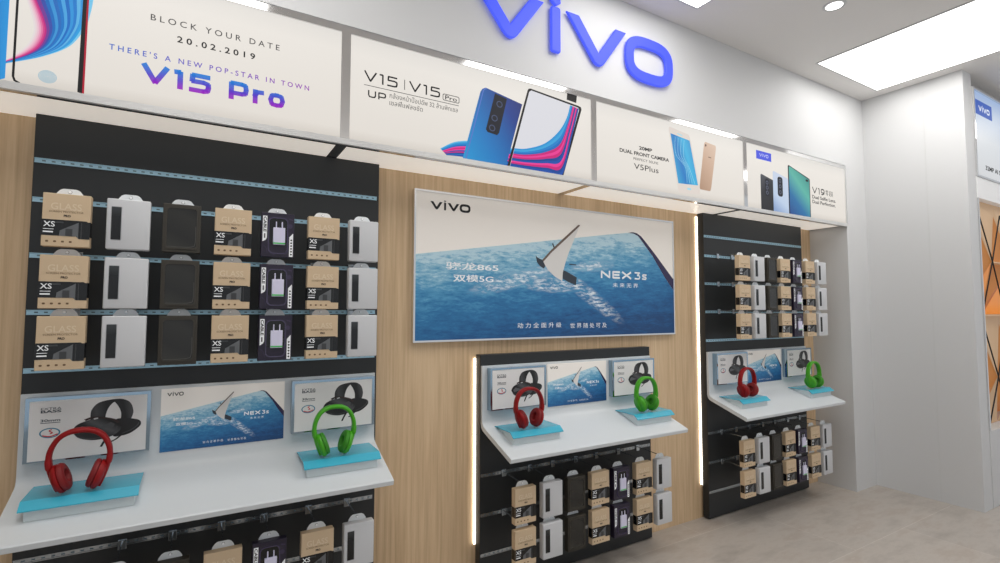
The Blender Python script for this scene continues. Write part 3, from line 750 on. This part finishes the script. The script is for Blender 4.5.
def proto_hook():
    t = thing('display_hook', (0, 0, 0), 'x', 'hook')
    m = MB(); m.box(-.013, .013, -.0700, -.0645, -.016, .016, bev=.001, seg=1); m.box(-.013, .013, -.0645, -.0605, .0146, .018)
    m.build('bracket', M_steel, t)
    MB().tube([(0, -.0695, .007), (0, -.10, .006), (0, -.2375, 0)], .0024, 8).build('wire', M_steel, t, smooth=True)
    MB().lathe([(0, 0), (.0042, 0), (.0045, .001), (.0042, .002), (0, .0022)], Matrix.Translation((0, -.2375, 0)) @ Matrix.Rotation(math.radians(90), 4, 'X'), 14).build('tip', M_white, t, smooth=True)
    return t
protos = {'g': proto_glass(), 'w': proto_white(), 'd': proto_dark(), 'c': proto_charger()}
hook0 = proto_hook()
register(None)
CB = [.090, 1.832, 3.577]; CXC = [.091, 1.839, 3.596]
offs = [-.465, -.305, -.154, .005, .155, .324, .482]
kinds = 'gwdgcgw'
desc = {'g': 'tan carton', 'w': 'white black-windowed carton', 'd': 'olive-black smoked-window carton', 'c': 'violet charger carton'}
used = set()
ordn = {'g': ['leftmost', 'middle', 'rightmost'], 'w': ['left', 'right-end'], 'd': ['the only'], 'c': ['the only']}
rows = {'up': [(1.7675, 'top row'), (1.572, 'second row'), (1.380, 'third row')], 'lo': [(.5535, 'first row below shelf'), (.358, 'bottom row below shelf')]}
railz = {1.7675: 1.777, 1.572: 1.585, 1.380: 1.391, .5535: .571, .358: .376}
grp = {'g': 'tan screen protector cartons', 'w': 'white phone case cartons', 'd': 'dark smoked window cartons', 'c': 'violet charger cartons'}
for i, c in enumerate(CX):
    for part in ('up', 'lo'):
        if part == 'up' and i == 1: continue
        for (z, rn) in rows[part]:
            if i == 0 and z == .358: continue          # wholly below the frame
            seen = {}
            for k, kd in enumerate(kinds):
                seen[kd] = seen.get(kd, 0)+1
                if i == 0 and part == 'lo' and k < 1: continue
                pr = protos[kd]
                o = pr if kd not in used else copy_tree(pr); used.add(kd)
                o.location = (CB[i]+offs[k], YB, z)
                o.rotation_euler = (0, 0, 0)
                o['label'] = '%s %s, %s, %s display panel' % (ordn[kd][seen[kd]-1], desc[kd], rn, UN[i])
                o['group'] = grp[kd]
                h = hook0 if 'hook' not in used else copy_tree(hook0); used.add('hook')
                hz = z+.0125
                h.location = (CB[i]+offs[k], 0, hz)
                h['label'] = 'steel hook of the %s %s, %s, %s display panel' % (ordn[kd][seen[kd]-1], ['tan carton', 'white carton', 'dark carton', 'violet carton']['gwdc'.index(kd)], rn, UN[i])
                h['group'] = 'steel hooks on the slatwall rails'

# ------------------------------------------------------------------ risers and headphones
def proto_riser():
    t = thing('display_riser', (0, 0, 0), 'x', 'riser')
    # bent cyan plate: flat top, lip folding down at the front
    x0, x1 = -.149, .149
    MB().prism([(-.099, .8190), (-.248, .8175), (-.2765, .7955), (-.2765, .7920), (-.274, .7920), (-.2465, .8138), (-.099, .8155)], x0, x1).build('top_plate', M_cyan, t)
    MB().prism([(-.100, .8150), (-.2460, .8132), (-.2615, .8010), (-.2590, .7580), (-.130, .8035)], x0+.012, x1-.012).build('base', M_base, t)
    return t
def headphones(body, pad, label, cx, group=None):
    t = thing('headphones', (cx, -.226, .8128), label, 'headphones')
    t.scale = (.95, 1, 1.055)
    pts = [(-.053, .016), (-.059, .028), (-.068, .050), (-.0775, .080), (-.0815, .108), (-.077, .138), (-.0600, .168), (-.034, .1845), (0, .1895)]
    pts = pts + [(-x, z) for x, z in pts[-2::-1]]
    path = bez(pts, 6)
    m = MB(); n = len(path); rings = []
    for i, (x, z) in enumerate(path):
        a = path[max(0, i-1)]; b = path[min(n-1, i+1)]
        tt = Vector((b[0]-a[0], b[1]-a[1])).normalized(); nn = Vector((-tt.y, tt.x))
        s = abs(i/(n-1)*2-1)          # 1 at ends, 0 at the crown
        wy = .0155*(1-s**3) + .0115*s**3 + (.002 if .50 < s < .62 else 0); th = .0078 if s < .5 else (.0092 if s < .62 else .0068)
        if s > .93: wy *= .75
        ring = []
        for k in range(12):
            an = 2*math.pi*k/12; ca, sa = math.cos(an), math.sin(an)
            u = math.copysign(abs(ca)**.6, ca)*th; v = math.copysign(abs(sa)**.6, sa)*wy
            ring.append(m.bm.verts.new((x+nn.x*u, v, z+nn.y*u)))
        rings.append(ring)
    for a, b in zip(rings, rings[1:]):
        for k in range(12): m.bm.faces.new((a[k], a[(k+1) % 12], b[(k+1) % 12], b[k]))
    m.bm.faces.new(rings[0]); m.bm.faces.new(rings[-1])
    m.build('headband', body, t, smooth=50)
    for s in (-1, 1):
        # axis points towards the wearer's ear, V tilt so the bottoms sit closer together
        ax = Vector((-s*.93, -.05, .36)).normalized()
        mt = Matrix.Translation((s*.0610, 0, .0475)) @ ax.to_track_quat('Z', 'Y').to_matrix().to_4x4()
        c = MB().lathe([(0, -.0065), (.020, -.006), (.034, -.003), (.0425, .003), (.0445, .010), (.0435, .0155), (.038, .017), (0, .017)], mt).build('ear_cup', body, t, smooth=True)
        MB().lathe([(.020, .017), (.0165, .021), (.017, .028), (.0215, .033), (.0310, .034), (.0395, .031), (.0430, .025), (.0425, .018), (.036, .0165), (.020, .017)], mt).build('ear_cushion', pad, c, smooth=True)
        MB().lathe([(0, .0185), (.0185, .0185)], mt).build('speaker_cloth', pad, c)
    return t
r0 = proto_riser(); register(None); first = True
for i, c in enumerate(CX):
    for s, colr in ((-1, 'red'), (1, 'green')):
        o = r0 if first else copy_tree(r0); first = False
        o.location = (CXC[i]+(-.397 if s < 0 else .416), 0, 0)
        o['label'] = 'cyan-topped riser under the %s headphones on the %s shelf' % (colr, UN[i]); o['group'] = 'cyan risers on the white shelves'
        headphones(M_red if s < 0 else M_grn, M_redp if s < 0 else M_grnp, '%s over-ear headphones standing on the riser of the %s shelf' % (colr, UN[i]), CXC[i]+((-.423 if i else -.411) if s < 0 else .387))

# ------------------------------------------------------------------ headphone cartons and small sea posters on the shelf backs
def hp_box(c, rx0, rx1, label):
    t = thing('headphone_carton', (c, 0, 0), label, 'boxed product', 'headphone cartons on the shelf backs')
    y0, y1 = -.109, -.0752; z0, z1 = .897, 1.108; w = .011
    fr = MB()
    for q in ((rx0, rx1, z0, z0+w*.45), (rx0, rx1, z1-w, z1), (rx0, rx0+w, z0+w*.45, z1-w), (rx1-w, rx1, z0+w*.45, z1-w)): fr.box(q[0], q[1], y0, y1, q[2], q[3])
    fr.build('rim', M_boxrim, t)
    X = lambda a: rx0+w+a*(rx1-rx0-2*w)
    Z = lambda b: z0+w*.45+b*(z1-z0-w*1.45)
    f = MB().box(X(0), X(1), y0+.001, y1, Z(0), Z(1)).build('face', mat('carton_face', (232,231,230), .35), t)
    Y_ = y0+.001
    m = MB(); 
    put_text(m, 'EXTRA', X(.09), X(.255), Z(.845), Z(.885), Y_-.0004); put_text(m, 'BASS', X(.09), X(.255), Z(.795), Z(.84), Y_-.0004, bold=.03)
    put_text(m, '30mm', X(.09), X(.25), Z(.645), Z(.69), Y_-.0004, bold=.02); m.poly([(X(.09), Z(.62)), (X(.25), Z(.62)), (X(.25), Z(.63)), (X(.09), Z(.63))], Y_-.0004)
    m.build('lettering', M_inkblue, t)
    m = MB(); m.ring(ell(X(.17), Z(.455), (X(1)-X(0))*.085, (Z(1)-Z(0))*.085), ell(X(.17), Z(.455), (X(1)-X(0))*.072, (Z(1)-Z(0))*.068), Y_-.0004); m.build('badge', mat('teal_ink', (60,130,160), .4), t)
    m = MB(); m.poly(stroke(bez([(X(.11), Z(.42)), (X(.17), Z(.395)), (X(.235), Z(.43))]), .0035), Y_-.0006); m.poly(stroke(bez([(X(.185), Z(.51)), (X(.165), Z(.49)), (X(.19), Z(.455)), (X(.17), Z(.44))]), .003), Y_-.0006); m.build('badge_mark', mat('red_ink', (200,50,60), .4), t)
    # printed black headphones
    WX = X(1)-X(0)
    gb = grad('band_print', [(0, (24,25,27)), (.18, (66,67,69)), (.4, (24,25,27)), (.75, (30,31,33)), (.9, (72,73,75)), (1, (30,31,32))], 8)
    def F(P): return [(X(a), Z(b)) for a, b in P]
    oc = bez([(.50, .62), (.505, .78), (.56, .90), (.66, .945), (.77, .945), (.845, .87), (.875, .72), (.862, .60), (.84, .55)])
    ic = bez([(.625, .62), (.64, .75), (.665, .84), (.70, .90), (.715, .88), (.745, .80), (.765, .70), (.765, .60), (.76, .55)])
    m = MB()
    for k in range(len(oc)-1): m.poly(F([oc[k], oc[k+1], ic[k+1], ic[k]]), Y_-.0005, (X(.5), X(.88), Z(.5), Z(.95)))
    m.build('printed_headband', gb, t)
    m = MB(); m.poly(F(bez([(.70, .56), (.74, .60), (.84, .59), (.93, .545), (.95, .47), (.92, .40), (.85, .32), (.77, .29), (.70, .31), (.70, .56)], 6)[:-1]), Y_-.0009); m.build('printed_ear_cup', mat('cup_print', (30,31,33), .3), t)
    m = MB(); m.poly(F(bez([(.35, .45), (.39, .55), (.50, .62), (.62, .63), (.72, .575), (.765, .49), (.765, .40), (.70, .31), (.60, .265), (.50, .27), (.40, .33), (.35, .45)], 6)[:-1]), Y_-.0013); m.build('printed_ear_cup', grad('cup_print2', [(0, (70,72,75)), (.25, (30,31,33)), (.45, (24,25,27)), (.6, (84,86,89)), (.8, (26,27,29)), (1, (60,61,63))], 40), t)
    m = MB(); m.poly(F([(.555, .45), (.40, .40), (.385, .455), (.43, .52)]), Y_-.0016); m.build('printed_sheen', mat('cup_sheen', (96,98,102), .3), t)
    m = MB(); m.poly(F([(.56, .46), (.68, .55), (.715, .51), (.70, .45)]), Y_-.0016); m.build('printed_sheen', mat('cup_sheen2', (74,76,79), .3), t)
    m = MB(); m.poly(F(stroke(bez([(.40, .335), (.52, .29), (.64, .315), (.72, .39), (.735, .47)]), .010)), Y_-.0016); m.build('printed_rim', mat('cup_rim', (70,72,75), .3), t)
    m = MB(); m.poly(F(stroke(bez([(.455, .62), (.52, .655), (.60, .64), (.70, .59), (.745, .53)]), .03)), Y_-.0018); m.build('printed_yoke', mat('yoke_print', (52,38,36), .3), t)
    m = MB(); m.poly(F(stroke([(.53, .628), (.565, .640)], .022)), Y_-.0020); m.build('printed_hinge', mat('hinge_print', (196,198,200), .3), t)
    m = MB(); m.poly(F(stroke(bez([(.78, .33), (.86, .38), (.915, .45), (.93, .50)]), .010)), Y_-.0012); m.build('printed_rim', mat('cup_rim', (70,72,75), .3), t)
    m = MB(); m.poly(F(stroke([(.665, .33), (.62, .20), (.60, .13)], .022)), Y_-.0004); m.poly(F(stroke([(.80, .34), (.73, .24), (.685, .20)], .018)), Y_-.0004); m.build('printed_cable', M_ink, t)
    return t
M_boxrim = mat('blue_chrome_rim', (160,182,198), .08, 1); M_inkblue = mat('slate_ink', (48,60,72), .5)  # rim's blue tint stands in for reflections in plain chrome
for i, c in enumerate(CXC):
    hp_box(c, -.576, -.235, 'white carton printed with black headphones, behind the red headphones on the %s shelf' % UN[i])
    hp_box(c, .241, .583, 'white carton printed with black headphones, behind the green headphones on the %s shelf' % UN[i])
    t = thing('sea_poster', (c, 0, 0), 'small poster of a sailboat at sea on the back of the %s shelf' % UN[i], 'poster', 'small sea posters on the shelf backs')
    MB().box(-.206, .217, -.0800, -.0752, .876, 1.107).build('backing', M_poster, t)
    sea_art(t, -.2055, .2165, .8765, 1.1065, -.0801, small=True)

# ------------------------------------------------------------------ neighbouring shop front at the right edge
t = thing('light_box_sign', (0, 0, 0), 'tall lit sign at the right edge of the view with a blue badge', 'lit sign')
y = -.943
fr = MB()
for q in ((4.892, 6.6, 3.050, 3.066), (4.892, 6.6, 2.392, 2.404), (4.892, 4.906, 2.404, 3.050), (6.586, 6.6, 2.404, 3.050)): fr.box(q[0], q[1], y-.012, -.70, q[2], q[3])
fr.build('frame', M_chrome, t)
m = MB(); m.poly([(4.906, 2.404), (6.586, 2.404), (6.586, 3.05), (4.906, 3.05)], y); m.build('face_film', grad('paleblue_film', [(0, (208,210,212)), (.45, (214,218,222)), (.8, (186,200,220)), (1, (150,174,212))], 90, True, es=.95), t)
m = MB(); m.poly([(4.952, 2.877), (5.285, 2.877), (5.285, 2.990), (4.952, 2.990)], y-.0006); m.build('printed_badge', lit('lit_badge2', (50,90,180)), t)
m = MB(); put_vivo(m, 5.01, 5.235, 2.910, 2.955, y-.0012); m.build('logo', lit('lit_white', (225,232,245)), t)
m = MB(); put_text(m, '32MP AI Selfie Camera', 5.095, 5.80, 2.466, 2.502, y-.0006, bold=.03); m.build('lettering', BK, t)
M_oak2 = mat('pale_oak', (205,172,136), .5, emit=(205,165,120), es=.15); M_amber = mat('amber_lit_wood', (205,130,50), .4, emit=(230,140,50), es=.42); M_amb2 = mat('amber_wood', (190,128,72), .45, emit=(205,130,60), es=.22)  # glow in these wood colours stands in for light on the facets
t = thing('lattice_cabinet', (0, 0, 0), 'amber and pale wood cabinet crossed by black rods at the right edge', 'cabinet')
MB().box(4.893, 6.6, y-.004, -.701, 2.232, 2.390).build('top_band', mat('band_white', (226,226,226), .5, emit=(226,226,226), es=.15), t)  # white band is no lamp; weak emission added to brighten it
MB().box(4.893, 6.6, y-.004, -.701, .002, .54).build('plinth', M_wall, t)
MB().box(4.893, 4.905, y-.008, -.701, .541, 2.231).build('side_frame', M_chrome, t)
MB().box(4.906, 6.6, -.715, -.701, .541, 2.231).build('back_board', M_amb2, t)
dv = MB(); dv.box(4.906, 6.6, y, -.716, 1.360, 1.372); dv.box(5.137, 6.6, y, -.716, 1.762, 1.772); dv.build('shelf_board', M_oak2, t)
def facet(name, mt, P):
    m = MB(); vs = [m.bm.verts.new(q) for q in P]; m.bm.faces.new(vs); return m.build(name, mt, t)
P0 = .446
for k in range(3):
    dx = P0*k
    L0, C_, R0 = 4.907+dx, 5.137+dx, 5.352+dx
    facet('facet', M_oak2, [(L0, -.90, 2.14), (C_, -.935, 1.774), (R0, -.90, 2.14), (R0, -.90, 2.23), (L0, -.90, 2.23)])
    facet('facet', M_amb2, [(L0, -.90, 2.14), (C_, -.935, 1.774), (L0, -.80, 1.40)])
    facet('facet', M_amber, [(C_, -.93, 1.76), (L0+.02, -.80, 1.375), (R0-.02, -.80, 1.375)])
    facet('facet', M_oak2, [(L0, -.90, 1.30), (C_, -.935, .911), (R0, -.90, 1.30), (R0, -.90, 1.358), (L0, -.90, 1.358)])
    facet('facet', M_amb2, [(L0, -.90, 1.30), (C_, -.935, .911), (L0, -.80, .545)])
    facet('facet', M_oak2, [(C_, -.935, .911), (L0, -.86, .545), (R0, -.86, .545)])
    for A_, B_ in (((L0, 2.14), (C_, 1.774)), ((R0, 2.14), (C_, 1.774)), ((L0, 1.385), (C_, 1.774)), ((R0, 1.385), (C_, 1.774)), ((L0, 1.30), (C_, .911)), ((R0, 1.30), (C_, .911)), ((L0, .545), (C_, .911)), ((R0, .545), (C_, .911))):
        MB().tube([(A_[0], -.938, A_[1]), (B_[0], -.942, B_[1])], .0045, 6).build('rod', M_ink, t)

# ------------------------------------------------------------------ light and camera
w = bpy.data.worlds.new('world'); bpy.context.scene.world = w; w.use_nodes = True
w.node_tree.nodes['Background'].inputs[0].default_value = (.86, .90, .95, 1); w.node_tree.nodes['Background'].inputs[1].default_value = .62
def area(name, loc, rot, sx, sy, e, c=(1, .98, .95)):
    l = bpy.data.lights.new(name, 'AREA'); l.shape = 'RECTANGLE'; l.size = sx; l.size_y = sy; l.energy = e; l.color = c
    o = bpy.data.objects.new(name, l); o.location = loc; o.rotation_euler = rot; COL.objects.link(o); return o
area('uplight_behind_viewer', (2.2, -4.6, 1.1), (math.radians(180+8), 0, 0), 5.5, 1.6, 42)  # added unseen lamp to brighten the ceiling, not a shop fixture
cam = bpy.data.cameras.new('camera'); co = bpy.data.objects.new('camera', cam); COL.objects.link(co)
f, yaw, pitch, roll = 508.02, math.radians(30.4846), math.radians(3.2435), math.radians(.0692)
cam.sensor_width = 36; cam.lens = 36*f/1000; cam.clip_start = .05
co.location = (0, -2.3469, 1.4)
co.rotation_mode = 'XYZ'
mtx = Matrix.Rotation(-yaw, 4, 'Z') @ Matrix.Rotation(math.radians(90)+pitch, 4, 'X') @ Matrix.Rotation(roll, 4, 'Z')
co.rotation_euler = mtx.to_euler('XYZ')
sc_ = bpy.context.scene; sc_.camera = co
sc_.view_settings.view_transform = 'Standard'; sc_.view_settings.look = 'None'; sc_.view_settings.exposure = 0
sc_.cycles.max_bounces = 8; sc_.cycles.use_denoising = True; sc_.cycles.sample_clamp_indirect = 6
